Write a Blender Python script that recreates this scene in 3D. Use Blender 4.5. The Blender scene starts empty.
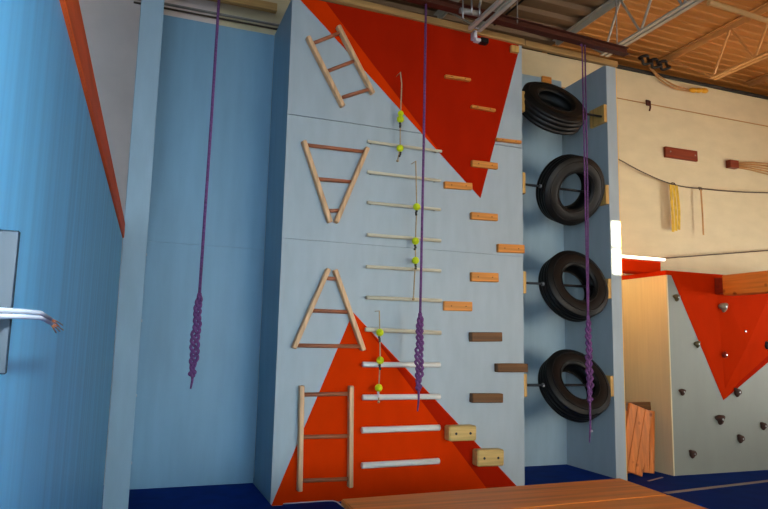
import bpy, bmesh, math, random
from mathutils import Vector, Matrix
random.seed(7)
SC = bpy.context.scene
COL = SC.collection

# ------------------------------------------------------------------ camera
cam_d = bpy.data.cameras.new('camera')
cam_d.sensor_width = 36.0
cam_d.lens = 653.5 / 768 * 36.0
cam_d.clip_start = 0.05
cam = bpy.data.objects.new('camera', cam_d)
COL.objects.link(cam)
yaw, pitch, roll = math.radians(20.73), math.radians(7.75), math.radians(1.268)
fw = Vector((math.sin(yaw) * math.cos(pitch), math.cos(yaw) * math.cos(pitch), math.sin(pitch)))
rt = Vector((math.cos(yaw), -math.sin(yaw), 0))
up = rt.cross(fw)
r2 = rt * math.cos(roll) + up * math.sin(roll)
u2 = up * math.cos(roll) - rt * math.sin(roll)
cam.matrix_world = Matrix(((r2.x, u2.x, -fw.x, -1.26), (r2.y, u2.y, -fw.y, -6.07), (r2.z, u2.z, -fw.z, 1.47), (0, 0, 0, 1)))
SC.camera = cam

# ------------------------------------------------------------------ world, sun, daylight, added fills, exposure
w = bpy.data.worlds.new('world'); SC.world = w; w.use_nodes = True
bg = w.node_tree.nodes['Background']
bg.inputs[0].default_value = (0.75, 0.86, 1.0, 1); bg.inputs[1].default_value = 1.0
def lamp(name, kind, loc, to, energy, color, **kw):
    d = bpy.data.lights.new(name, kind); d.energy = energy; d.color = color
    for k, v in kw.items(): setattr(d, k, v)
    o = bpy.data.objects.new(name, d); COL.objects.link(o); o.location = loc
    o.rotation_euler = (Vector(to) - Vector(loc)).to_track_quat('-Z', 'Y').to_euler()
    return o
SUN_DIR = Vector((-0.33, 0.9, -0.22)).normalized()
lamp('sun', 'SUN', (8, -14, 8), Vector((8, -14, 8)) + SUN_DIR, 54.0, (1.0, 0.84, 0.56), angle=0.004)
lamp('window_daylight', 'AREA', (3.8, -9.6, 1.9), (3.0, 0, 2.1), 56, (1.0, 0.87, 0.70), shape='RECTANGLE', size=4.5, size_y=2.4, spread=math.radians(60))
lamp('warm_bounce_fill', 'AREA', (8.3, -3.4, 3.2), (7.9, -3.0, 5.8), 85, (1.0, 0.60, 0.26), shape='RECTANGLE', size=3.0, size_y=2.4)  # added fill standing in for sun bounced up off the floor
lamp('left_cool_fill', 'AREA', (-2.9, -7.4, 2.3), (0.0, 0, 0.7), 290, (0.62, 0.80, 0.96), shape='RECTANGLE', size=3.0, size_y=2.0)  # added cool fill for the left side, not a known window
lamp('front_left_cool_fill', 'AREA', (0.9, -9.6, 1.5), (-0.6, 0, 1.0), 20, (0.50, 0.80, 1.0), shape='RECTANGLE', size=2.0, size_y=1.6, spread=math.radians(50))  # second added cool fill, kept to the low left
lamp('right_wall_fill', 'AREA', (10.9, -3.6, 1.7), (6.8, 1.2, 2.9), 74, (1.0, 0.97, 0.90), shape='RECTANGLE', size=2.0, size_y=1.6, spread=math.radians(70))  # added neutral fill to brighten the lower right wall
lamp('camera_flash', 'AREA', (-1.22, -6.02, 1.66), (-0.6, 0, 2.0), 48.0, (0.74, 0.91, 1.0), shape='RECTANGLE', size=0.06, size_y=0.04)
vs = SC.view_settings
vs.view_transform = 'Standard'; vs.look = 'None'; vs.gamma = 1.0; vs.use_curve_mapping = False
vs.exposure = 0.0

# ------------------------------------------------------------------ materials
def lin(c):
    return tuple(((v / 255) / 12.92 if v / 255 <= 0.04045 else ((v / 255 + 0.055) / 1.055) ** 2.4) for v in c)
def mat(name, rgb, rough=0.6, vary=0.08, scale=(6, 6, 6), metal=0.0, bump=0.0, detail=4.0, spec=0.4):
    """painted / plain surface with a little procedural mottling"""
    m = bpy.data.materials.new(name); m.use_nodes = True
    nt = m.node_tree; b = nt.nodes['Principled BSDF']
    b.inputs['Roughness'].default_value = rough; b.inputs['Metallic'].default_value = metal
    b.inputs['Specular IOR Level'].default_value = spec
    c = lin(rgb)
    tc = nt.nodes.new('ShaderNodeTexCoord'); mp = nt.nodes.new('ShaderNodeMapping')
    mp.inputs['Scale'].default_value = scale
    nz = nt.nodes.new('ShaderNodeTexNoise'); nz.inputs['Scale'].default_value = 1.0; nz.inputs['Detail'].default_value = detail
    rp = nt.nodes.new('ShaderNodeValToRGB')
    rp.color_ramp.elements[0].position = 0.3; rp.color_ramp.elements[1].position = 0.7
    rp.color_ramp.elements[0].color = tuple(max(0, v * (1 - vary)) for v in c) + (1,)
    rp.color_ramp.elements[1].color = tuple(min(1, v * (1 + vary)) for v in c) + (1,)
    L = nt.links.new
    L(tc.outputs['Object'], mp.inputs[0]); L(mp.outputs[0], nz.inputs[0]); L(nz.outputs[0], rp.inputs[0]); L(rp.outputs[0], b.inputs['Base Color'])
    if bump:
        bp = nt.nodes.new('ShaderNodeBump'); bp.inputs['Strength'].default_value = bump; bp.inputs['Distance'].default_value = 0.01
        L(nz.outputs[0], bp.inputs['Height']); L(bp.outputs[0], b.inputs['Normal'])
    return m
def wood(name, rgb, axis='X', rough=0.5, vary=0.25, knots=False, scale=1.0):
    s = {'X': (1.2, 30, 30), 'Y': (30, 1.2, 30), 'Z': (30, 30, 1.2)}[axis]
    m = mat(name, rgb, rough, vary, tuple(v * scale for v in s), bump=0.08, detail=6)
    if knots:
        nt = m.node_tree; L = nt.links.new; b = nt.nodes['Principled BSDF']
        rp = [n for n in nt.nodes if n.type == 'VALTORGB'][0]
        tc = [n for n in nt.nodes if n.type == 'TEX_COORD'][0]
        vo = nt.nodes.new('ShaderNodeTexVoronoi'); vo.inputs['Scale'].default_value = 6.0
        r = nt.nodes.new('ShaderNodeValToRGB'); r.color_ramp.elements[0].position = 0.1; r.color_ramp.elements[1].position = 0.22
        r.color_ramp.elements[0].color = (0.35, 0.18, 0.1, 1); r.color_ramp.elements[1].color = (1, 1, 1, 1)
        mx = nt.nodes.new('ShaderNodeMix'); mx.data_type = 'RGBA'; mx.blend_type = 'MULTIPLY'; mx.inputs[0].default_value = 1.0
        L(tc.outputs['Object'], vo.inputs['Vector']); L(vo.outputs['Distance'], r.inputs[0])
        L(rp.outputs[0], mx.inputs[6]); L(r.outputs[0], mx.inputs[7]); L(mx.outputs[2], b.inputs['Base Color'])
    return m

M = {}
M['blue'] = mat('pale_blue_paint', (168, 180, 186), 0.5, 0.05, (9, 9, 2.5), bump=0.03, spec=0.25)
M['blue_bounce'] = mat('recess_paint_bounce_tint', (124, 162, 186), 0.45, 0.06, (7, 7, 1.2), bump=0.03, spec=0.3)  # blue bounce from mats and panel mixed into the recess paint
M['panel_blue'] = mat('bright_blue_paint', (112, 196, 248), 0.4, 0.16, (14, 14, 0.5), bump=0.05)
M['pale_grey'] = mat('pale_grey_paint', (140, 146, 138), 0.5, 0.04, (5, 5, 2))
M['blue_lit_tint'] = mat('light_tinted_blue_paint', (150, 174, 188), 0.5, 0.05, (9, 9, 2.5), bump=0.03, spec=0.25)  # blue paint, tint shifted for bounce at the post and warm recess light
M['red'] = mat('dark_red_paint', (166, 29, 3), 0.8, 0.06, (6, 6, 3), spec=0.03)
M['orange'] = mat('orange_paint', (212, 53, 1), 0.8, 0.05, (6, 6, 3), spec=0.03)
M['orange_low'] = mat('low_wall_orange_paint', (190, 42, 1), 0.8, 0.05, (6, 6, 3), spec=0.03)
M['cap_red'] = mat('cap_orange_red', (236, 98, 40), 0.6, 0.12, (20, 3, 20), spec=0.1)
M['wall'] = mat('block_wall_paint', (210, 196, 160), 0.75, 0.05, (3, 3, 6), bump=0.05, spec=0.2)
M['wall_grey'] = mat('side_wall_grey', (222, 206, 198), 0.8, 0.05, (3, 3, 3))
M['floor'] = mat('navy_mat_vinyl', (0, 48, 134), 0.8, 0.12, (4, 4, 4), spec=0.08)
M['plate'] = mat('dull_plate_grey', (18, 27, 36), 0.45, 0.1, spec=0.3)
M['bounce_wood'] = wood('warm_bounce_wood', (232, 186, 104), 'Z')  # for the warm bounce board added on an unseen side
M['navy'] = mat('navy_pad_vinyl', (0, 46, 130), 0.75, 0.15, (5, 5, 5), spec=0.08)
M['stripe'] = mat('pale_floor_tape', (150, 145, 150), 0.6, 0.1)
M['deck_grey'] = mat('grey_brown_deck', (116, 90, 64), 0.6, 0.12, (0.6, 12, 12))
M['deck_warm_lit'] = mat('tan_deck_warm_lit', (190, 128, 62), 0.6, 0.12, (0.6, 12, 12))  # tan deck, the warm light on it partly mixed into the colour
M['steel'] = mat('grey_steel', (140, 135, 128), 0.5, 0.1, metal=0.2)
M['steel_tan'] = mat('tan_painted_steel', (226, 172, 106), 0.5, 0.1)
M['steel_light'] = mat('light_grey_steel', (196, 188, 170), 0.5, 0.1)
M['rust'] = mat('red_brown_steel', (76, 32, 16), 0.6, 0.2)
M['black'] = mat('black_metal', (20, 20, 22), 0.4, 0.1)
M['zinc'] = mat('bright_metal', (170, 172, 175), 0.35, 0.05, metal=0.7)
M['dark'] = mat('dark_gap', (40, 38, 36), 0.8)
M['rubber'] = mat('black_rubber', (15, 14, 12), 0.5, 0.2, (8, 8, 8), bump=0.05, spec=0.35)
M['purple'] = mat('purple_rope', (112, 66, 118), 0.8, 0.3, (60, 60, 60), bump=0.4)
M['tan_rope'] = mat('tan_cord', (176, 150, 112), 0.8, 0.2, (60, 60, 60))
M['dark_rope'] = mat('dark_knot_cord', (60, 62, 58), 0.8, 0.3, (60, 60, 60))
M['ball'] = mat('yellow_green_felt', (206, 222, 22), 0.85, 0.12, (70, 70, 70), bump=0.2)
M['white'] = mat('white_plastic', (226, 222, 212), 0.4, 0.06, (3, 20, 20))
M['cream'] = mat('cream_dowel', (204, 194, 166), 0.45, 0.08, (3, 20, 20))
M['wood_step'] = wood('orange_stained_wood', (214, 136, 58))
M['wood_dark'] = wood('dark_stained_wood', (104, 66, 30), vary=0.4)
M['wood_pale'] = wood('pale_new_lumber', (206, 172, 104))
M['wood_ladder'] = wood('ladder_pine', (216, 172, 128), 'Z')
M['rung'] = wood('red_brown_rung_wood', (164, 98, 66), 'X')
M['lumber'] = wood('tan_lumber', (178, 138, 84))
M['pad_wood'] = wood('bracket_plywood', (206, 160, 88), 'Z')
M['platform'] = wood('varnished_brown_wood', (236, 132, 44), 'X', 0.5, 0.22, scale=0.7)
M['pine'] = wood('knotty_orange_pine', (214, 124, 54), 'Z', 0.45, 0.2, knots=True)
M['beam_wood'] = wood('orange_beam_wood', (226, 128, 44), 'Y', 0.5, 0.15, knots=True)
M['ply_raw'] = wood('raw_plywood', (228, 212, 170), 'Z', 0.6, 0.04)
M['red_board'] = wood('red_brown_board', (124, 48, 20), 'X')
M['yellow_web'] = mat('yellow_webbing', (206, 168, 48), 0.7, 0.25, (30, 30, 12))
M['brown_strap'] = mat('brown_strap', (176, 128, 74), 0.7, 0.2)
M['cable_white'] = mat('white_cable_jacket', (214, 216, 226), 0.35, 0.05)
M['copper'] = mat('copper_wire', (196, 120, 78), 0.4, 0.2, metal=0.4)
M['wire_dark'] = mat('dark_wire', (84, 74, 60), 0.6, 0.1)
M['yellow'] = mat('yellow_plastic', (214, 158, 20), 0.5, 0.1)
M['hold_brown'] = mat('brown_hold_resin', (66, 40, 28), 0.6, 0.3, (30, 30, 30), bump=0.3)
M['hold_grey'] = mat('grey_hold_resin', (150, 136, 112), 0.6, 0.3, (30, 30, 30), bump=0.3)
M['hold_red'] = mat('red_hold_resin', (150, 40, 16), 0.6, 0.2, (30, 30, 30), bump=0.3)
M['hold_green'] = mat('olive_hold_resin', (92, 82, 52), 0.6, 0.3, (30, 30, 30), bump=0.3)
M['hold_black'] = mat('black_hold_resin', (34, 34, 42), 0.6, 0.2, (30, 30, 30), bump=0.3)
M['tape'] = mat('white_tape', (214, 210, 214), 0.5, 0.05)

# ------------------------------------------------------------------ mesh helpers
class MB:
    def __init__(s): s.bm = bmesh.new()
    def merge(s, b2, mtx=None, smooth=False):
        if mtx is not None: bmesh.ops.transform(b2, matrix=mtx, verts=b2.verts)
        if smooth:
            for f in b2.faces: f.smooth = True
        me = bpy.data.meshes.new('tmp'); b2.to_mesh(me); b2.free(); s.bm.from_mesh(me); bpy.data.meshes.remove(me)
        return s
    def box(s, x0, x1, y0, y1, z0, z1, bev=0.0, mtx=None, seg=1):
        b = bmesh.new(); bmesh.ops.create_cube(b, size=1)
        bmesh.ops.transform(b, matrix=Matrix.Translation(((x0+x1)/2, (y0+y1)/2, (z0+z1)/2)) @ Matrix.Diagonal((abs(x1-x0), abs(y1-y0), abs(z1-z0), 1)), verts=b.verts)
        if bev: bmesh.ops.bevel(b, geom=b.edges[:], offset=bev, segments=seg, affect='EDGES', profile=0.6)
        return s.merge(b, mtx)
    def bar(s, p, q, w, d, bev=0.003, upv=(0, -1, 0)):
        """box-section bar from p to q: w across, d along upv"""
        p, q = Vector(p), Vector(q); ax = q - p; L = ax.length; ax.normalize()
        u = Vector(upv); u = (u - ax * u.dot(ax)).normalized(); v = u.cross(ax)
        m = Matrix(((ax.x, v.x, u.x, p.x), (ax.y, v.y, u.y, p.y), (ax.z, v.z, u.z, p.z), (0, 0, 0, 1)))
        return s.box(0, L, -w/2, w/2, -d/2, d/2, bev, m)
    def tube(s, pts, r, n=10, cap=True, closed=False):
        pts = [Vector(p) for p in pts]
        rr = r if isinstance(r, (list, tuple)) else [r] * len(pts)
        b = bmesh.new(); rings = []; prev = None
        N = len(pts)
        for i, p in enumerate(pts):
            if closed: t = pts[(i+1) % N] - pts[i-1]
            else: t = pts[min(i+1, N-1)] - pts[max(i-1, 0)]
            t.normalize()
            if prev is None:
                a = Vector((0, 0, 1)) if abs(t.z) < 0.8 else Vector((1, 0, 0))
                u = (a - t * a.dot(t)).normalized()
            else:
                u = (prev - t * prev.dot(t)).normalized()
            prev = u; v = t.cross(u)
            rings.append([b.verts.new(p + (u * math.cos(k * 2 * math.pi / n) + v * math.sin(k * 2 * math.pi / n)) * rr[i]) for k in range(n)])
        for i in range(N if closed else N - 1):
            A, B = rings[i], rings[(i+1) % N]
            for k in range(n): b.faces.new((A[k], A[(k+1) % n], B[(k+1) % n], B[k]))
        if cap and not closed:
            b.faces.new(rings[0][::-1]); b.faces.new(rings[-1])
        for f in b.faces: f.smooth = len(f.verts) == 4
        return s.merge(b)
    def lathe(s, prof, n=48, mtx=None, closed=True):
        """profile of (radius, axial) spun about local Z"""
        b = bmesh.new(); rings = []
        for k in range(n):
            a = k * 2 * math.pi / n
            rings.append([b.verts.new((r * math.cos(a), r * math.sin(a), h)) for r, h in prof])
        P = len(prof)
        for k in range(n):
            A, B = rings[k], rings[(k+1) % n]
            for i in range(P if closed else P - 1):
                j = (i+1) % P
                b.faces.new((A[i], B[i], B[j], A[j]))
        bmesh.ops.recalc_face_normals(b, faces=b.faces[:])
        return s.merge(b, mtx, smooth=True)
    def prism(s, pts, d, bev=0.0):
        """polygon pts (3-D, planar) extruded by vector d"""
        b = bmesh.new(); d = Vector(d)
        A = [b.verts.new(p) for p in pts]; B = [b.verts.new(Vector(p) + d) for p in pts]
        b.faces.new(A); b.faces.new(B[::-1])
        for i in range(len(A)): b.faces.new((A[i], B[i], B[(i+1) % len(A)], A[(i+1) % len(A)]))
        bmesh.ops.recalc_face_normals(b, faces=b.faces[:])
        if bev: bmesh.ops.bevel(b, geom=b.edges[:], offset=bev, segments=2, affect='EDGES')
        return s.merge(b)
    def ball(s, c, r, sx=1, sy=1, sz=1, jitter=0.0, sub=3):
        b = bmesh.new(); bmesh.ops.create_icosphere(b, subdivisions=sub, radius=r)
        for v in b.verts:
            k = 1 + random.uniform(-jitter, jitter)
            v.co = Vector((v.co.x * sx * k + c[0], v.co.y * sy * k + c[1], v.co.z * sz * k + c[2]))
        return s.merge(b, None, True)
    def build(s, name, m, parent=None, loc=None):
        me = bpy.data.meshes.new(name); s.bm.to_mesh(me); s.bm.free()
        me.materials.append(m)
        o = bpy.data.objects.new(name, me); COL.objects.link(o)
        if parent:
            o.parent = parent
            wl = parent.location
            me.transform(Matrix.Translation(-wl) if parent.parent is None else Matrix.Identity(4))
            if parent.parent is not None:
                me.transform(Matrix.Translation(-parent.matrix_offset) if False else Matrix.Translation(-root_loc(parent)))
        return o
def root_loc(o):
    v = Vector((0, 0, 0))
    while o: v += Vector(o.location); o = o.parent
    return v
def tag(o, label, cat, group=None, kind=None):
    o['label'] = label; o['category'] = cat
    if group: o['group'] = group
    if kind: o['kind'] = kind
    return o
def thing(name, label, cat, loc, group=None):
    o = bpy.data.objects.new(name, None); COL.objects.link(o); o.location = loc; o.empty_display_size = 0.1
    return tag(o, label, cat, group)
def struct(name, mb, m, parent=None):
    o = mb.build(name, m, parent)
    if not parent: o['kind'] = 'structure'
    return o

# ------------------------------------------------------------------ the room
XL, XR, YB, YF, ZC = -3.2, 11.2, 1.28, -10.2, 5.87
struct('floor', MB().box(XL - .2, XR + .2, YF - .2, 2.8, -.2, 0), M['floor'])
struct('wall_back', MB().box(-.6, 4.05, YB, YB + .2, 0, 5.55).box(4.05, XR + .2, YB, YB + .2, 0, 5.585), M['wall'])
struct('wall_beyond', MB().box(XL - .2, XR + .2, 2.6, 2.8, 0, 6.1), M['wall_grey'])
struct('wall_back_left', MB().box(XL - .2, -.6, YB, YB + .2, 0, 6.1), M['wall_grey'])
struct('wall_left', MB().box(XL - .2, XL, YF, 2.6, 0, 6.1), M['wall_grey'])
struct('wall_right', MB().box(XR, XR + .2, YF, 2.6, 0, 6.1), M['wall'])
# front wall with the clerestory openings that let the low sun in
def on_front(x, z):                       # point at Y = 0 carried back up the sun ray to the front wall
    t = (YF - 0.0) / SUN_DIR.y
    return x + SUN_DIR.x * t, z + SUN_DIR.z * t
wx0, wz0 = on_front(3.868, 2.33); wx1, wz1 = on_front(4.50, 2.95); wx2, wzs = on_front(5.35, 2.70)
f = MB()
f.box(XL - .2, wx0, YF - .05, YF, 0, 6.1); f.box(wx2, XR + .2, YF - .05, YF, 0, 6.1)
f.box(wx0, wx2, YF - .05, YF, 0, wz0); f.box(wx0, wx2, YF - .05, YF, wz1, 6.1)
f.box(wx1, wx2, YF - .05, YF, wz0, wzs)
f.box(wx0, wx1, YF - .05, YF, (wz0 + wz1)/2 - .012, (wz0 + wz1)/2 + .012)
struct('wall_front', f, M['wall'])

def deck(x0, x1, pitch, depth, m, name):
    b = bmesh.new(); prof = []
    y = YF; k = 0
    while y < 2.5:
        prof += [(y, ZC), (y + pitch*.38, ZC), (y + pitch*.5, ZC + depth), (y + pitch*.88, ZC + depth)]
        y += pitch
    lo = [(b.verts.new((x0, a, c)), b.verts.new((x1, a, c))) for a, c in prof]
    for i in range(len(lo) - 1): b.faces.new((lo[i][0], lo[i][1], lo[i+1][1], lo[i+1][0]))
    t0 = [b.verts.new((x, yy, ZC + .25)) for x, yy in ((x0, prof[0][0]), (x1, prof[0][0]), (x1, prof[-1][0]), (x0, prof[-1][0]))]
    b.faces.new(t0[::-1])
    mb = MB(); mb.merge(b)
    return struct(name, mb, m)
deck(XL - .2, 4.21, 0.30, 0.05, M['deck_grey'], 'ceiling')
deck(4.21, XR + .2, 0.155, 0.014, M['deck_warm_lit'], 'ceiling_right')
# dark steel angle where the deck meets the back wall, and a thin strip drawn for a soft shade boundary lower down
struct('trim_1', MB().box(3.9, XR, YB - .05, YB - .001, 5.54, 5.585, .008), M['dark'])
struct('shade_strip', MB().box(4.0, XR, YB - .012, YB - .001, 5.083, 5.093), M['brown_strap'])

# ------------------------------------------------------------------ main climbing wall (box with painted plywood front)
HB = 4.90; WB = 2.66; DB = 0.88
t = thing('climbing_wall', 'tall pale blue climbing wall with red painted triangles in the middle of the room', 'climbing wall', (1.33, .44, 0))
f = MB()
f.box(.0, WB, 0, .018, 0, 2.438).box(.0, WB, 0, .018, 2.441, 3.66).box(0, WB, 0, .018, 3.667, HB)
fp = f.build('front_panel', M['blue'], t)
MB().box(0, .018, .0185, DB, 0, HB - .02).build('side_panel', M['blue_bounce'], t)
MB().box(WB - .018, WB, .0185, DB, 0, HB - .02).build('side_panel', M['blue_bounce'], t)
MB().box(.0185, WB - .0185, .03, .07, 0.02, HB - .05).build('backing_frame', M['dark'], t)
def painted(name, pts, y, m, label):
    o = MB().prism([(x, 0, z) for x, z in pts], (0, y, 0)).build(name, m, t); o['label'] = label
painted('painted_triangle', [(.04, HB), (2.13, 3.041), (2.622, 4.81), (2.612, HB)], -.003, M['orange'], 'orange edge of the upper triangle')
painted('painted_triangle', [(.34, HB), (1.725, 3.401), (2.13, 3.041), (2.622, 4.81), (2.612, HB)], -.005, M['red'], 'dark red upper triangle pointing down')
painted('painted_triangle', [(.727, 1.765), (.006, 0.002), (2.60, 0.002)], -.003, M['orange'], 'orange lower triangle pointing up')
painted('painted_triangle', [(.90, 1.585), (2.60, 0.002), (2.235, 0.002)], -.005, M['red'], 'dark red edge of the lower triangle')
MB().bar((-.02, -.01, 4.965), (WB + .02, -.01, 4.905), .075, .05).build('top_trim', M['lumber'], t)['label'] = 'tan lumber rail along the top edge'
MB().box(2.50, 2.60, -.045, -.0055, 4.755, 4.835, .004).build('cleat', M['pad_wood'], t)['label'] = 'small tan wood block at the top right corner'

# recess back panels and partitions
def panel(name, label, x0, x1, z1, m):
    th = thing(name, label, 'wall panel', ((x0+x1)/2, DB + .01, 0))
    f = MB()
    f.box(x0, x1, DB, DB + .02, 0, 2.439).box(x0, x1, DB, DB + .02, 2.441, z1)
    f.build('sheet', m, th)
    MB().box(x0 + .02, x1 - .02, DB + .021, DB + .06, .02, z1 - .02).build('backing', M['dark'], th)
    return th
panel('plywood_panel', 'blue plywood backing of the narrow recess behind the left purple rope', -1.19, -.002, 4.87, M['blue_bounce'])
panel('plywood_panel', 'blue plywood backing of the recess behind the four tires', WB + .002, 3.84, 4.98, M['blue_lit_tint'])

p = thing('partition', 'pale blue upright partition at the left edge of the left recess', 'partition', (-1.30, .44, 0))
MB().box(-1.398, -1.197, 0, DB + .05, 0, 4.95, .004).build('post', M['blue_lit_tint'], p)
for z in (.42, .98, 1.62, 2.2):
    MB().tube([(-1.197, .03, z), (-1.190, .03, z)], .012, 8).build('bolt_head', M['zinc'], p)
p = thing('partition', 'pale blue upright partition right of the tires with sun on its edge', 'partition', (3.91, .44, 0))
MB().box(3.84, 3.985, 0, DB + .05, 0, 4.86, .003).build('post', M['blue'], p)
MB().box(3.9855, 3.996, .004, DB + .05, 0, 4.85).build('bounce_board', M['bounce_wood'], p)['label'] = 'added warm board that bounces sun onto the low wall'  # unseen board, coloured warm to tint the bounced sun

tag(MB().bar((WB + .03, -.01, 4.90), (3.99, -.01, 4.875), .07, .05).build('header_beam', M['lumber']), 'tan lumber header spanning the top of the tire recess', 'beam')
tag(MB().box(-1.40, -.0, .80, .875, 5.125, 5.215, .004).build('ledger_beam', M['lumber']), 'tan lumber ledger high above the left recess', 'beam')
tag(MB().box(3.52, 3.66, .84, .878, 4.90, 4.99, .004, Matrix.Identity(4)).build('wood_scrap', M['wood_step']), 'small orange wood scrap on the back panel above the top tire', 'wood block')
cd = M['steel']
tag(MB().tube([(-1.5, 1.22, 5.165), (.9, 1.22, 5.175)], .016, 8).build('conduit_pipe', cd), 'thin upper conduit running across the wall above the left recess', 'pipe', 'conduits above the left recess')
tag(MB().tube([(-1.5, 1.22, 5.115), (.9, 1.22, 5.125)], .012, 8).build('conduit_pipe', M['wire_dark']), 'thin dark lower conduit running across the wall above the left recess', 'pipe', 'conduits above the left recess')

# ------------------------------------------------------------------ near blue panel on the left, its bracket and cable
def px_x(y): return -1.396 - (-.2 - y) * .0222           # plane of the near panel
t = thing('blue_panel', 'long bright blue panel with orange-red cap in the left foreground', 'wall panel', (px_x(-2.9), -2.9, 0))
def slab(y0, y1, off0, off1, z0, z1):
    a = [(px_x(y0) + off0, y0), (px_x(y1) + off0, y1), (px_x(y1) + off1, y1), (px_x(y0) + off1, y0)]
    return [(x, y, z0) for x, y in a], (0, 0, z1 - z0)
MB().prism(*slab(-5.75, -.2, -.06, 0, 0, 2.30)).build('face', M['panel_blue'], t)
MB().prism(*slab(-5.75, -.19, -.07, .012, 2.302, 2.43), bev=.004).build('cap', M['cap_red'], t)['label'] = 'orange-red painted cap rail'
t = thing('metal_plate', 'grey metal plate screwed to the near blue panel at the left edge', 'bracket', (px_x(-5.1), -5.1, 1.52))
X0 = px_x(-5.1)
MB().box(X0 + .001, -1.408, -5.103, -5.097, 1.42, 1.607, .002).build('plate', M['plate'], t)
MB().box(X0 + .001, X0 + .006, -5.17, -5.1035, 1.42, 1.607, .001).build('flange', M['plate'], t)
for z in (1.45, 1.575):
    MB().tube([(X0 + .006, -5.14, z), (X0 + .010, -5.14, z)], .007, 10).build('screw', M['steel'], t)
t = thing('frayed_cable', 'white twin cable with bare copper ends sticking out past the blue panel', 'cable', (px_x(-5.0) + .06, -5.0, 1.50))
for dz, dy in ((.0035, 0), (-.0035, .02)):
    pts = [(-1.50, -5.62, 1.48 + dz), (-1.435, -5.4, 1.490 + dz), (-1.407, -5.2, 1.495 + dz), (-1.396, -5.1, 1.498 + dz), (-1.387, -5.0, 1.4995 + dz), (-1.386, -4.88 + dy, 1.494 + dz)]
    c = MB().tube(pts, .0032, 8).build('jacket', M['cable_white'], t)
    for k in range(3):
        a = Vector(pts[-1]); e = a + Vector((.001 * (k - 1) - .004, .13 + .05 * k, -.010 + (k - 1) * .003 + dz * .3))
        MB().tube([a - Vector((0, .02, 0)), (a + e) / 2 + Vector((0, 0, .0015 * (k - 1))), e], .0013, 6).build('strand', M['copper'], c)

# ------------------------------------------------------------------ wood steps
STEPS = [(1.679, 4.325, 1.988, 4.333, 0.045, 0.05), (1.998, 4.035, 2.295, 4.035, 0.045, 0.05), (2.303, 3.708, 2.624, 3.717, 0.048, 0.05), (2.005, 3.402, 2.322, 3.407, 0.069, 0.05), (1.683, 3.131, 2.01, 3.147, 0.074, 0.05), (1.998, 2.831, 2.321, 2.839, 0.077, 0.05), (2.321, 2.508, 2.653, 2.519, 0.09, 0.05), (2.001, 2.181, 2.329, 2.19, 0.097, 0.05), (1.691, 1.865, 2.015, 1.87, 0.097, 0.05), (1.992, 1.556, 2.353, 1.566, 0.095, 0.08), (2.296, 1.246, 2.662, 1.247, 0.089, 0.08), (2.003, 0.94, 2.361, 0.937, 0.091, 0.08), (1.72, 0.602, 2.025, 0.601, 0.146, 0.13), (2.037, 0.354, 2.342, 0.35, 0.161, 0.13)]
SLAB = ['thin orange-tan wood step, topmost on the dark red triangle',
 'thin orange-tan wood step, second from the top on the dark red triangle',
 'thin orange-tan wood step at the wall edge right of the dark red triangle',
 'orange-tan wood step half on the red triangle near its right edge',
 'orange-tan wood step across the left side of the red triangle tip',
 'orange-tan wood step on blue just below the tip of the upper triangle',
 'orange-tan wood step at the right wall edge between second and third tire heights',
 'orange-tan wood step left of the third tire from the top',
 'orange-tan wood step just right of the white dowels, lowest of the orange ones',
 'dark brown wood step, highest of the three dark ones',
 'dark brown wood step overhanging the right wall edge beside the bottom tire',
 'dark brown wood step, lowest of the three dark ones',
 'thick pale lumber block with bolts, left and upper of the two blocks',
 'thick pale lumber block with bolts, right and lower of the two blocks']
for i, (xa, za, xb, zb, h, d) in enumerate(STEPS):
    m = M['wood_step'] if i < 9 else M['wood_dark'] if i < 12 else M['wood_pale']
    y0 = -.0055
    t = thing('wood_step', SLAB[i], 'climbing hold', ((xa+xb)/2, 0, (za+zb)/2), 'wood steps on the climbing wall')
    if i < 3: h -= .013
    MB().bar((xa, (y0 - d)/2, za), (xb, (y0 - d)/2, zb), h, d + y0, .006 if i < 12 else .014).build('block', m, t)
    for fx in (.24, .76):
        x = xa + (xb - xa) * fx; z = za + (zb - za) * fx; r = .006 if i < 12 else .013
        MB().tube([(x, -d + .006, z), (x, -d - .003, z)], r, 10).build('bolt_head', M['hold_black'] if i >= 12 else M['wood_dark'], t)

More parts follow.
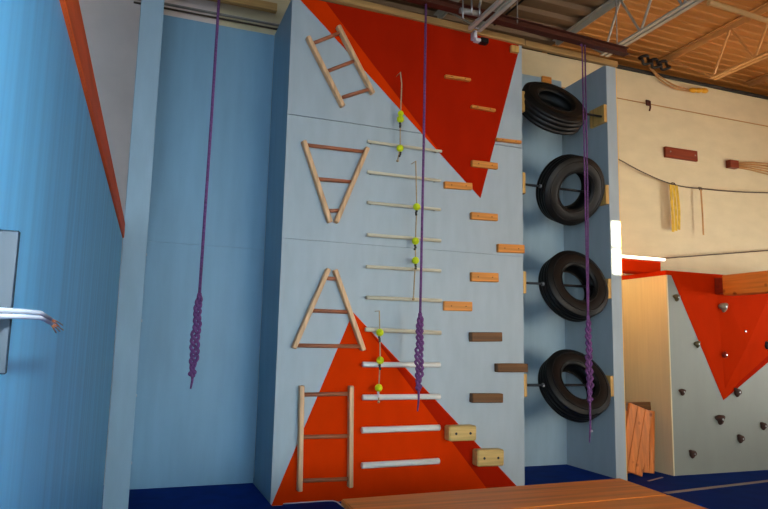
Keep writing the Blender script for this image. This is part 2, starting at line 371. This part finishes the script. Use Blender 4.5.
# ------------------------------------------------------------------ white dowels
DOWELS = [(0.81, 3.478, 1.635, 3.479, 0.0148), (0.817, 3.164, 1.625, 3.162, 0.0158), (0.825, 2.853, 1.628, 2.856, 0.0158), (0.831, 2.529, 1.636, 2.531, 0.0174), (0.831, 2.212, 1.64, 2.219, 0.0173), (0.839, 1.91, 1.652, 1.914, 0.0192), (0.838, 1.6, 1.649, 1.589, 0.0216), (0.82, 1.266, 1.642, 1.268, 0.0259), (0.828, 0.956, 1.645, 0.958, 0.0269), (0.828, 0.651, 1.644, 0.656, 0.0298), (0.837, 0.327, 1.642, 0.335, 0.0298)]
ORD = ['topmost', 'second from the top', 'third from the top', 'fourth from the top', 'fifth from the top', 'sixth from the top', 'seventh from the top', 'eighth from the top, fourth from the bottom', 'third from the bottom', 'second from the bottom', 'bottom one']
for i, (xa, za, xb, zb, r) in enumerate(DOWELS):
    t = thing('dowel_rung', '%s white round dowel, %s of the column' % ('thick' if i > 6 else 'thin cream', ORD[i]), 'rung', ((xa+xb)/2, 0, (za+zb)/2), 'white dowels up the climbing wall')
    Y = -.06
    MB().tube([(xa, Y, za), (xa + .004, Y, za), ((xa+xb)/2, Y, (za+zb)/2), (xb - .004, Y, zb), (xb, Y, zb)], [r*.9, r, r, r, r*.9], 14).build('bar', M['white'] if i > 6 else M['cream'], t)
    for fx in (.06, .94):
        x = xa + (xb-xa)*fx; z = za + (zb-za)*fx
        MB().tube([(x, -.0055, z), (x, Y + r*.6, z)], min(.014, r*.7), 8).build('standoff', M['steel'], t)

# ------------------------------------------------------------------ wooden ladders
LADDERS = [[[(0.157, 4.463, 0.544, 3.803), (0.465, 4.639, 0.858, 3.987)], [(0.219, 4.413, 0.478, 4.568), (0.39, 4.157, 0.643, 4.301), (0.55, 3.907, 0.819, 4.033)]], [[(0.159, 3.397, 0.452, 2.619), (0.813, 3.413, 0.511, 2.624)], [(0.192, 3.363, 0.781, 3.371), (0.318, 3.039, 0.66, 3.048), (0.438, 2.735, 0.546, 2.748)]], [[(0.45, 2.167, 0.142, 1.407), (0.515, 2.162, 0.827, 1.391)], [(0.428, 2.077, 0.557, 2.075), (0.297, 1.762, 0.678, 1.763), (0.166, 1.434, 0.804, 1.437)]], [[(0.232, 1.067, 0.25, 0.127), (0.711, 1.066, 0.731, 0.134)], [(0.246, 0.984, 0.701, 0.99), (0.252, 0.603, 0.713, 0.598), (0.258, 0.216, 0.725, 0.209)]]]
LLAB = ['topmost wooden ladder hung at a slant beside the upper red triangle', 'V-shaped wooden ladder narrowing to the bottom, on the blue wall', 'A-shaped wooden ladder narrowing to the top, above the orange triangle', 'upright straight wooden ladder at the bottom of the orange triangle']
for i, (rails, rungs) in enumerate(LADDERS):
    t = thing('wooden_ladder', LLAB[i], 'ladder', (rails[0][0], 0, rails[0][3]), 'small wooden ladders on the climbing wall')
    for k, (xa, za, xb, zb) in enumerate(rails):
        if i == 2 and k == 1: zb += .008
        MB().bar((xa, -.05, za), (xb, -.05, zb), .043, .07, .006).build('rail', M['wood_ladder'], t)
    for xa, za, xb, zb in rungs:
        e = Vector((xb - xa, 0, zb - za)).normalized() * .012
        MB().tube([(xa - e.x, -.045, za - e.z), (xb + e.x, -.045, zb + e.z)], .019, 10).build('rung', M['rung'], t)
    for k, (xa, za, xb, zb) in enumerate(rails):
        for fz in (.07, .93):
            x = xa + (xb-xa)*fz; z = za + (zb-za)*fz
            MB().tube([(x, -.0055, z), (x, -.0152, z)], .012, 8).build('spacer', M['steel'], t)

# ------------------------------------------------------------------ cords with tennis balls
STRINGS = [[(1.127, 4.226), (1.143, 4.115), (1.138, 3.838), (1.136, 3.737), (1.138, 3.43), (1.114, 3.297)], [(1.314, 3.308), (1.332, 2.846), (1.324, 2.494), (1.328, 2.299), (1.312, 1.912)], [(0.955, 1.772), (0.965, 1.574), (0.975, 1.309), (0.966, 1.05), (0.969, 0.918)]]
BALLS = [(3, 4), (1, 2, 3), (1, 2, 3)]
TLAB = ['topmost knotted cord with two yellow-green balls beside the upper triangle', 'middle knotted cord with three yellow-green balls on the blue wall', 'lowest knotted cord with three yellow-green balls in front of the orange triangle']
for i, pts in enumerate(STRINGS):
    Y = -.125
    t = thing('ball_cord', TLAB[i], 'rope', (pts[0][0], 0, pts[0][1]), 'cords with yellow balls')
    x, z = pts[0]
    MB().tube([(x, -.0055, z + .01), (x, Y - .004, z + .01)], .003, 8).build('hook', M['tan_rope'], t)
    MB().tube([(x, Y, z + .012)] + [(a, Y, c) for a, c in pts], .0065, 8).build('cord', M['tan_rope'], t)
    for b in BALLS[i]:
        a, c = pts[b]
        MB().ball((a, Y, c), .037, sub=3).build('ball', M['ball'], t)
        kn = MB()
        for q in range(3): kn.ball((a + random.uniform(-.006, .006), Y, c - .045 - .018*q), .013, jitter=.08, sub=2)
        kn.build('knot', M['dark_rope'] if not (i == 2 and b == 3) else M['tape'], t)
    if i == 0:
        MB().ball((pts[3][0] + .002, Y, pts[3][1] + .06), .03, sub=3).build('ball', M['ball'], t)
    MB().ball((pts[-1][0], Y, pts[-1][1]), .014, jitter=.1, sub=2).build('end_knot', M['tan_rope'], t)

# ------------------------------------------------------------------ purple ropes with braided ends
BY = -.45
def braid(x0, z0, x1, z1, amp, r, turns):
    out = []
    n = int(turns * 12)
    for s in range(3):
        pts = []
        for k in range(n + 1):
            u = k / n; a = u * turns * 2 * math.pi + s * 2 * math.pi / 3
            taper = min(1, 6 * u + .15, 6 * (1 - u) + .2)
            wob = .25 * math.sin(u * 17 + s)
            pts.append((x0 + (x1 - x0)*u + amp * taper * (math.sin(a) + wob), BY + amp * .7 * taper * math.sin(2*a), z0 + (z1 - z0)*u))
        out.append(pts)
    return out
def rope(label, top, z0, zb, xb, tail, double=False, amp=.03):
    t = thing('purple_rope', label, 'rope', (top[0], BY, top[1]), 'purple climbing ropes')
    if double:
        for dx in (-.019, .019):
            MB().tube([(top[0] + dx, BY, top[1]), (top[0] + dx * .9, BY, 3.2), (z0[0] + dx*.3, BY, z0[1])], .008, 8).build('strand', M['purple'], t)
        MB().tube([(top[0] - .03, BY, top[1]), (top[0] - .03, BY, top[1] - .02)], .012, 8).build('tie', M['purple'], t)
    else:
        MB().tube([(top[0], BY, top[1]), ((top[0] + z0[0])/2 + .004, BY, (top[1] + z0[1])/2), (z0[0], BY, z0[1] - .02)], .0125, 8).build('strand', M['purple'], t)
    mb = MB()
    for pts in braid(z0[0], z0[1], xb, zb, amp, .0135, 4): mb.tube(pts, .0135, 7)
    mb.build('braid', M['purple'], t)
    mb = MB()
    for k in range(4): mb.ball((xb + .014*math.sin(k*2.2), BY + .012*math.cos(k*2.2), zb + .015 - k*.012), .022, jitter=.08, sub=2)
    mb.build('knot', M['purple'], t)
    MB().tube([(xb, BY, zb), ((xb + tail[0])/2 + .006, BY, (zb + tail[1])/2), (tail[0], BY, tail[1])], [.012, .010, .007], 8).build('tail', M['purple'], t)
    return t
rope('purple rope with braided end hanging in front of the left recess', (-.748, 4.91), (-.765, 1.85), 1.20, -.783, (-.79, 1.07), amp=.026)
rope('purple rope with braided end hanging in front of the middle climbing wall', (1.257, 4.844), (1.243, 1.76), 1.08, 1.238, (1.23, .86), amp=.028)
rr = rope('doubled purple rope with braided end hanging in front of the tires', (3.163, 4.782), (3.152, 1.80), .95, 3.155, (3.139, .52), True, amp=.024)
MB().ball((3.165, BY, .635), .014, sub=2).build('tape_tag', M['tape'], rr)
MB().tube([(3.155, BY, .75), (3.165, BY, .63)], .005, 6).build('loose_end', M['purple'], rr)

t = thing('rope_beam', 'red-brown steel beam hung below the ceiling, ending above the right partition', 'beam', (1.4, BY, 4.80))
bt = Matrix.Translation((3.755, BY, 4.805)) @ Matrix.Rotation(math.radians(1.9), 4, 'Y')
MB().box(-4.95, 0, -.045, .045, -.04, -.03, .002, bt).box(-4.95, 0, -.008, .008, -.03, .03, 0, bt).box(-4.95, 0, -.045, .045, .03, .04, .002, bt).build('i_beam', M['rust'], t)
for x in (-.9, .43, 2.30, 3.6):
    MB().tube([(x, BY - .03, 4.845), (x, BY - .03, 5.86)], .007, 8).build('hanger_rod', M['steel'], t)
t = thing('anchor_bar', 'grey steel anchor tube with three upright rods clamped to the rope beam', 'bracket', (1.71, BY, 4.82))
MB().tube([(1.60, BY - .075, 4.815), (1.83, BY - .075, 4.825)], .03, 12).build('tube', M['steel'], t)
for x, z0, z1 in ((1.62, 4.72, 4.93), (1.72, 4.80, 4.95), (1.81, 4.79, 4.93)):
    MB().tube([(x, BY - .1, max(z0, 4.785) if x > 1.8 else z0), (x, BY - .1, z1)], .009, 8).build('rod', M['zinc'], t)
t = thing('steel_strut', 'pair of light steel angles running forward under the red-brown rope beam', 'strut', (1.92, -.3, 4.81))
for sx in (-.055, .055):
    MB().box(1.92 + sx - .02, 1.92 + sx + .02, -4.2, -.24, 4.790, 4.797).box(1.92 + sx - .02, 1.92 + sx - .014, -4.2, -.24, 4.797, 4.824).build('angle_bar', M['steel_light'], t)
for y in (-.28, -1.2, -2.1):
    MB().tube([(1.86, y, 4.803), (1.98, y, 4.803)], .006, 8).build('bolt', M['zinc'], t)
t = thing('rope_clamp', 'white clamp with a black box at the top of the climbing wall', 'bracket', (2.08, -.05, 4.82))
MB().box(2.0, 2.04, -.09, -.0055, 4.80, 4.89, .006).box(2.02, 2.09, -.085, -.02, 4.775, 4.81, .006).build('clamp', M['tape'], t)
MB().box(2.09, 2.19, -.08, -.0055, 4.775, 4.835, .006).build('box', M['black'], t)

# ------------------------------------------------------------------ tires on rods
def tire_mesh():
    R, W, b = .40, .125, .205
    out = [(b, .085), (b + .012, .105), (b + .05, W - .004), (b + .09, W), (b + .13, W - .006), (R - .03, W - .016), (R - .012, .096)]
    tread = []
    for g in (.072, .034, -.004, -.042):
        pass
    tr = [.09, .066, .060, .050, .044, .012, .006, -.006, -.012, -.044, -.050, -.060, -.066, -.09]
    rad = [R, R, R - .012, R - .012, R, R, R - .012, R - .012, R, R, R - .012, R - .012, R, R]
    tread = list(zip(rad, tr))
    other = [(r, -h) for r, h in out[::-1]]
    inner = [(b + .006, -.078), (b + .05, -W + .018), (b + .1, -W + .02), (R - .03, -.085), (R - .022, 0), (R - .03, .085), (b + .1, W - .02), (b + .05, W - .018), (b + .006, .078)]
    return out + tread + other + inner
TD = [((3.09, 4.215), 37, 'topmost black tire on a rod, tilted nearly flat below the header beam'), ((3.333, 3.268), -22, 'second black tire from the top on its rod, facing slightly down'),
      ((3.353, 2.162), 18, 'third black tire from the top on its rod, beside the sunlit partition edge'), ((3.342, 1.060), 30, 'bottom black tire on its rod, leaning back behind the braided rope end')]
TY = .05
for i, ((x, z), a, lab) in enumerate(TD):
    t = k = thing('tire_obstacle', lab, 'tire', (x, TY, z), 'tires on rods in the right recess')
    a = math.radians(a)
    n = Vector((0, -math.cos(a), math.sin(a)))
    u = Vector((1, 0, 0)); v = n.cross(u)
    m = Matrix(((u.x, v.x, n.x, x), (u.y, v.y, n.y, TY), (u.z, v.z, n.z, z), (0, 0, 0, 1)))
    MB().lathe(tire_mesh(), 64, m).build('tire_body', M['rubber'], t)
    mb = MB()                                       # raised rings on the sidewalls
    for s in (1, -1):
        for rr_ in (.235, .335): mb.lathe([(rr_, s*.119), (rr_ + .006, s*.1245), (rr_ + .012, s*.119)], 48, m)
    mb.build('sidewall_ring', M['rubber'], t)
    for s in (-1, 1):
        MB().tube([(x + s*.396, TY, z), (x + s*.42, TY, z)], .022, 6).build('nut', M['zinc'], t)
    MB().tube([(WB + .004, TY, z), (3.836, TY, z)], .014, 10).build('rod', M['black'], k)
    MB().box(WB + .001, WB + .04, .0, .13, z - .12, z + .12, .004).build('mounting_block', M['pad_wood'], k)
    zz = z + (.06 if i == 0 else 0)
    MB().box(3.795, 3.839, .0, .27 if i == 0 else .14, zz - .14 if i == 0 else zz - .125, zz + .08 if i == 0 else zz + .105, .004).build('mounting_block', M['pad_wood'], k)

# ------------------------------------------------------------------ floor pads and foreground platform
tag(MB().box(-1.20, -.004, -1.6, DB - .004, .001, .03, .008).build('floor_mat', M['navy']), 'navy blue mat on the floor of the left recess', 'mat', 'navy floor mats')
tag(MB().box(WB + .045, 3.835, -1.2, DB - .004, .001, .05, .012).build('floor_mat', M['navy']), 'navy blue mat on the floor below the tires', 'mat', 'navy floor mats')
t = thing('floor_pad', 'dark pad with a pale rim at the foot of the ladder wall', 'mat', (.3, -.25, 0))
MB().box(.10, .60, -.5, -.03, .001, .02, .008).build('pad', M['navy'], t)
MB().tube([(.11, -.035, .018), (.5, -.035, .018), (.57, -.05, .018), (.595, -.10, .018), (.6, -.45, .018)], .009, 8).build('rim', M['tape'], t)

t = thing('wood_platform', 'varnished brown wooden platform in the bottom foreground', 'platform', (1.2, -2.4, 0))
PZ = .45
A, B, C = Vector((.095, -1.792)), Vector((2.442, -1.708)), Vector((2.20, -3.73))
D = Vector((.017 + .02, -3.85))
def quad(p0, p1, p2, p3, z0, z1, bev=.008):
    return MB().prism([(p.x, p.y, z0) for p in (p0, p1, p2, p3)], (0, 0, z1 - z0), bev)
def lerp(a, b, k): return a + (b - a) * k
for k0, k1 in ((0, .283), (.286, .57), (.573, 1)):
    quad(lerp(A, D, k0), lerp(B, C, k0), lerp(B, C, k1), lerp(A, D, k1), PZ - .045, PZ).build('board', M['platform'], t)
i_ = .06
quad(lerp(A, D, .03) + Vector((i_, 0)), lerp(B, C, .03) - Vector((i_, 0)), lerp(B, C, .97) - Vector((i_, 0)), lerp(A, D, .97) + Vector((i_, 0)), .0, PZ - .046).build('box_base', M['platform'], t)

tag(MB().prism([(3.7, -.62, .0005), (7.6, -.20, .0005), (7.6, -.13, .0005), (3.7, -.55, .0005)], (0, 0, .003)).build('floor_tape', M['stripe']), 'pale tape line across the navy floor in front of the low wall', 'tape')
tag(MB().prism([(4.27, -.03, .0005), (4.60, .10, .0005), (4.60, .13, .0005), (4.27, .0, .0005)], (0, 0, .003)).build('floor_tape', M['stripe']), 'short pale tape scrap on the floor by the leaning boards', 'tape')

# ------------------------------------------------------------------ leaning boards beside the partition
def lean(label, x0, x1, yb, yt, h, th, tilt, n, z0=0.0, cross=False):
    t = thing('leaning_board', label, 'board', ((x0+x1)/2, yb, 0), 'boards leaning beside the partition')
    ang = math.atan2(yt - yb, h); L = math.hypot(h, yt - yb)
    w_ = (x1 - x0) / n
    base = Matrix.Translation(((x0+x1)/2, yb, math.sin(abs(tilt))*(x1-x0)/2 + .012)) @ Matrix.Rotation(-ang, 4, 'X') @ Matrix.Rotation(tilt, 4, 'Y')
    for k in range(n):
        xa = -(x1-x0)/2 + k*w_
        MB().box(xa + .003, xa + w_ - .003, -th/2, th/2, 0, L, .004, base).build('plank', M['pine'], t)
    if cross:
        MB().box(-(x1-x0)/2, (x1-x0)/2 + .0, -th/2 - .045, -th/2 - .001, L - .1, L + .0, .004, base).build('cross_rail', M['wood_dark'], t)
    return t
lean('knotty pine planks leaning with tops to the right, frontmost of the stack by the partition', 4.0, 4.34, .16, .24, .76, .035, math.radians(19), 3)
lean('pine plank standing behind the front leaning planks, right end of the stack', 4.46, 4.62, .27, .34, .72, .03, math.radians(8), 2)
lean('tall pine boards with dark top rail, rearmost of the stack by the partition', 4.03, 4.70, .37, .43, .82, .025, 0, 4, cross=True)

# ------------------------------------------------------------------ low climbing wall on the right
LX, LY, LZ = 4.80, .15, 2.415
t = thing('low_climbing_wall', 'low pale grey climbing wall with an orange triangle on the right', 'climbing wall', (6.3, .6, 0))
MB().box(LX + .019, 8.2, LY, LY + .02, 0, LZ - .036).build('front_panel', M['pale_grey'], t)
MB().box(LX, LX + .018, LY, 1.2, 0, LZ - .036).build('side_panel', M['ply_raw'], t)['label'] = 'warm raw plywood side'
MB().box(LX - .006, 8.2, LY - .003, 1.2, LZ - .035, LZ + .02, .003).build('top_edge', M['orange_low'], t)['label'] = 'thin orange top edge'
o = MB().prism([(4.86, LY - .001, 2.41), (5.631, LY - .001, .868), (6.9, LY - .001, 1.62), (6.9, LY - .001, 2.41)], (0, -.004, 0)).build('painted_triangle', M['orange_low'], t)
# faceted orange volume standing off the face
b = bmesh.new()
vs_ = [b.verts.new(v) for v in ((5.60, LY - .006, 2.40), (5.66, LY - .006, 1.0), (5.92, LY - .006, 1.10), (6.9, LY - .006, 1.72), (6.9, LY - .006, 2.40), (5.98, LY - .09, 1.55), (6.5, LY - .12, 2.38))]
for f_ in ((0, 1, 5), (1, 2, 5), (2, 3, 5), (0, 5, 6), (5, 3, 6), (3, 4, 6), (0, 6, 4), (0, 4, 3, 2, 1)): b.faces.new([vs_[q] for q in f_])
bmesh.ops.recalc_face_normals(b, faces=b.faces[:])
MB().merge(b).build('faceted_volume', M['orange_low'], t)
MB().prism([(5.66, LY - .0055, .884), (6.9, LY - .0055, 1.62), (6.9, LY - .0055, 1.72), (5.92, LY - .0055, 1.10)], (0, -.002, 0)).build('painted_edge', M['red'], t)['label'] = 'dark red lower edge of the orange triangle'

HOLDS = [(4.939, 2.108, 'hold_green', .045, 'olive climbing hold just left of the orange triangle near its top'), (5.237, 1.548, 'hold_green', .042, 'olive climbing hold at the middle of the orange triangle left edge'), (5.676, 2.021, 'hold_grey', .06, 'large grey climbing hold on orange under the wooden beam'), (5.975, 1.721, 'hold_brown', .045, 'dark climbing hold in the centre of the orange triangle'), (6.377, 1.558, 'hold_black', .05, 'black climbing hold at the right end of the orange triangle'), (5.663, 1.42, 'hold_red', .04, 'red climbing hold low on the orange triangle'), (4.972, 0.973, 'hold_brown', .042, 'small brown climbing hold near the left corner of the low wall'), (5.554, 0.64, 'hold_brown', .062, 'wide brown climbing hold below the tip of the orange triangle'), (5.862, 0.964, 'hold_brown', .055, 'dark brown climbing hold right beside the tip of the orange triangle'), (6.278, 0.543, 'hold_brown', .048, 'brown climbing hold furthest right on the grey lower face'), (5.879, 0.398, 'hold_brown', .052, 'brown climbing hold low on the wall right of centre'), (5.094, 0.245, 'hold_brown', .05, 'heart-shaped brown climbing hold nearest the floor')]
for i, (x, z, m, r, lab) in enumerate(HOLDS):
    dy = .01
    if x > 5.6 and z > 1.3: dy = .05 if i in (3, 4) else .03
    t = thing('climbing_hold', lab, 'climbing hold', (x, LY, z), 'holds on the low climbing wall')
    b = bmesh.new(); bmesh.ops.create_icosphere(b, subdivisions=3, radius=1)
    ph = random.uniform(0, 6)
    for v in b.verts:
        a = math.atan2(v.co.z, v.co.x)
        k = 1 + .16*math.sin(3*a + ph) + .08*math.sin(5*a + ph*2)
        zz = v.co.z * (1.0 if v.co.z > 0 else 1.15); taper = 1.0 + .35 * v.co.z
        v.co = Vector((x + v.co.x * r * k * taper, LY - dy + v.co.y * r * .75, z + zz * r * k * .9))
    MB().merge(b, None, True).build('hold_body', M[m], t)
    MB().tube([(x, LY - dy - r*.62, z), (x, LY - dy - r*.80, z)], r*.2, 8).build('bolt_head', M['zinc'], t)

t = thing('timber_beam', 'thick orange timber beam jutting forward from the low wall top', 'beam', (5.62, -.6, 2.30))
MB().box(5.55, 5.73, -2.4, LY - .14, 2.155, 2.405, .008).build('timber', M['beam_wood'], t)
MB().box(5.57, 5.71, LY - .139, LY - .0065, 2.18, 2.38, .004).build('hanger', M['hold_red'], t)
t = thing('orange_box', 'orange painted box with sunlit white slab on the low wall top beside the partition', 'box', (4.5, .56, LZ))
MB().box(4.02, 5.00, .44, .70, LZ + .0215, 2.585, .006).build('body', M['orange_low'], t)
MB().box(4.02, 5.04, .40, .72, 2.586, 2.625, .005).build('slab', M['tape'], t)

# ------------------------------------------------------------------ things on the back wall
t = thing('wall_board', 'short red-brown board screwed high on the white back wall', 'board', (6.2, YB, 4.36))
MB().bar((5.93, YB - .025, 4.38), (6.55, YB - .025, 4.385), .16, .045, .004).build('board', M['red_board'], t)
for x in (6.02, 6.5): MB().tube([(x, YB - .046, 4.39), (x, YB - .054, 4.39)], .012, 8).build('screw', M['steel'], t)
t = thing('stick_bundle', 'bundle of thin sticks on a dark bracket at the right of the back wall', 'stick bundle', (7.2, YB, 4.35))
MB().box(7.16, 7.34, YB - .09, YB - .001, 4.28, 4.40, .006).build('bracket', M['red_board'], t)
for k in range(5):
    MB().tube([(7.3, YB - .06, 4.30 + .016*k), (7.6, YB - .07, 4.29 + .03*k), (8.4, YB - .08, 4.22 + .06*k)], .011, 7).build('stick', M['brown_strap'] if k % 2 else M['lumber'], t)

def sag(pts, n=8):
    out = []
    P = [Vector(p) for p in pts]; P = [P[0]*2 - P[1]] + P + [P[-1]*2 - P[-2]]
    for i in range(1, len(P) - 2):
        for k in range(n):
            u = k/n; a, b_, c, d = P[i-1], P[i], P[i+1], P[i+2]
            out.append(.5*((2*b_) + (c-a)*u + (2*a-5*b_+4*c-d)*u*u + (3*b_-a-3*c+d)*u**3))
    out.append(P[-2]); return out
WY = 1.2
tag(MB().tube(sag([(4.6, WY, 4.28), (5.054, WY, 4.133), (5.5, WY, 3.99), (5.993, WY, 3.885), (6.53, WY, 3.874), (7.937, WY, 3.955), (11.19, WY, 4.3)]), .009, 6).build('sagging_cable', M['wire_dark']), 'thin dark cable sagging along the back wall, straps hung on it', 'cable')
tag(MB().tube([(4.9, WY, 2.66), (5.627, WY, 2.749), (7.864, WY, 3.031), (11.19, WY, 3.45)], .008, 6).build('taut_cable', M['wire_dark']), 'thin taut cable along the back wall just above the low wall', 'cable')
def strap(label, x, w_, z0, z1, m, n):
    t = thing('hanging_strap', label, 'strap', (x, WY, z0), 'straps hung on the cable')
    for k in range(n):
        xx = x + (k - (n-1)/2) * .055
        b = MB(); pts = sag([(xx - w_*.2, WY - .02, z0 - .02), (xx + .008*k, WY - .025, (z0+z1)/2), (xx + .006, WY - .02, z1 + .02*k)])
        for p_, q_ in zip(pts[:-1], pts[1:]): b.bar(p_, q_ + (q_ - p_) * .1, w_, .006, 0)
        b.build('webbing', m, t)
    MB().tube([(x - .04*(n > 1) - .02, WY - .014, z0 - .03), (x - .02, WY, z0 + .019), (x + .02, WY, z0 + .019), (x + .04*(n > 1) + .02, WY - .014, z0 - .03)], .008, 6).build('loop', M['wire_dark'], t)
strap('yellow webbing sling of doubled bands hanging from the sagging cable', 6.01, .045, 3.885, 3.17, M['yellow_web'], 3)
strap('single thin tan strap hanging from the cable right of the yellow sling', 6.53, .026, 3.875, 3.17, M['brown_strap'], 1)

t = thing('wall_hook', 'small dark hook on the back wall beside the partition', 'hook', (5.64, YB, 5.09))
MB().box(5.61, 5.68, YB - .03, YB - .013, 5.05, 5.14, .005).build('plate', M['rust'], t)
MB().tube([(5.645, YB - .03, 5.12), (5.645, YB - .07, 5.10), (5.645, YB - .07, 5.0), (5.645, YB - .05, 4.96)], .012, 8).build('hook_arm', M['rust'], t)
t = thing('cable_bundle', 'dark cable clump with drooping loops and yellow tag under the ceiling', 'cable', (5.6, WY, 5.65))
mb = MB()
for k in range(3):
    c = Vector((5.50 + .17*k, YB - .16, 5.66 + .02*(k == 0)))
    mb.tube([c + Vector((.10*math.cos(a), .03*math.sin(3*a), .055*math.sin(a))) for a in [q*math.pi/8 for q in range(16)]], .022, 7, closed=True)
mb.build('coil', M['black'], t)
for dz in (0, .05):
    MB().tube(sag([(5.62, YB - .1, 5.62), (5.85, YB - .08, 5.46 + dz), (6.13, YB - .07, 5.38 + dz), (6.42, YB - .07, 5.385 + dz*.4)]), .012, 6).build('loop', M['brown_strap'], t)
mb = MB(); 
for k in range(3): mb.ball((6.47 + .11*k, YB - .09, 5.40 + .015*k), .07, 1.1, .6, .55, .08, 2)
mb.build('tag', M['yellow'], t)

# ------------------------------------------------------------------ roof joists
JL = ['grey steel roof joist right above the tire recess', 'tan steel roof joist, first beyond the recess partition over the white wall', 'tan steel roof joist furthest right under the ceiling', 'grey steel roof joist over the right half of the climbing wall']
for i, (x, m) in enumerate(((4.19, M['steel_light']), (6.05, M['steel_tan']), (7.97, M['steel_tan']), (2.30, M['steel_light']))):
    t = thing('roof_joist', JL[i], 'roof joist', (x, -4, 5.5), 'steel joists under the ceiling')
    y1 = 1.45
    for s in (-1, 1):
        MB().box(x + s*.015, x + s*.075, -10.1, y1, 5.855, 5.868).box(x + s*.015, x + s*.022, -10.1, y1, 5.80, 5.855).build('top_chord', m, t)
        MB().box(x + s*.015, x + s*.065, -10.1, .45, 5.215, 5.225).box(x + s*.015, x + s*.022, -10.1, .45, 5.225, 5.265).build('bottom_chord', m, t)
    wb = MB(); y = .45; k = 0
    wb.bar((x, 1.22, 5.83), (x, .43, 5.24), .022, .022, 0, (1, 0, 0))
    while y > -9.6:
        wb.bar((x, y, 5.24), (x, y - .33, 5.83), .022, .022, 0, (1, 0, 0)); wb.bar((x, y - .33, 5.83), (x, y - .66, 5.24), .022, .022, 0, (1, 0, 0)); y -= .66
    wb.build('web', m, t)
tag(MB().tube([(4.25, -1.15, 5.165), (11.19, -.80, 5.165)], .03, 10).build('ceiling_pipe', M['steel_tan']), 'pale pipe crossing under the joists at the top right corner', 'pipe')
tag(MB().tube([(3.05, -10.1, 5.80), (3.05, 1.27, 5.80)], .014, 8).build('ceiling_conduit', M['dark']), 'thin dark conduit under the grey deck above the tires', 'pipe')
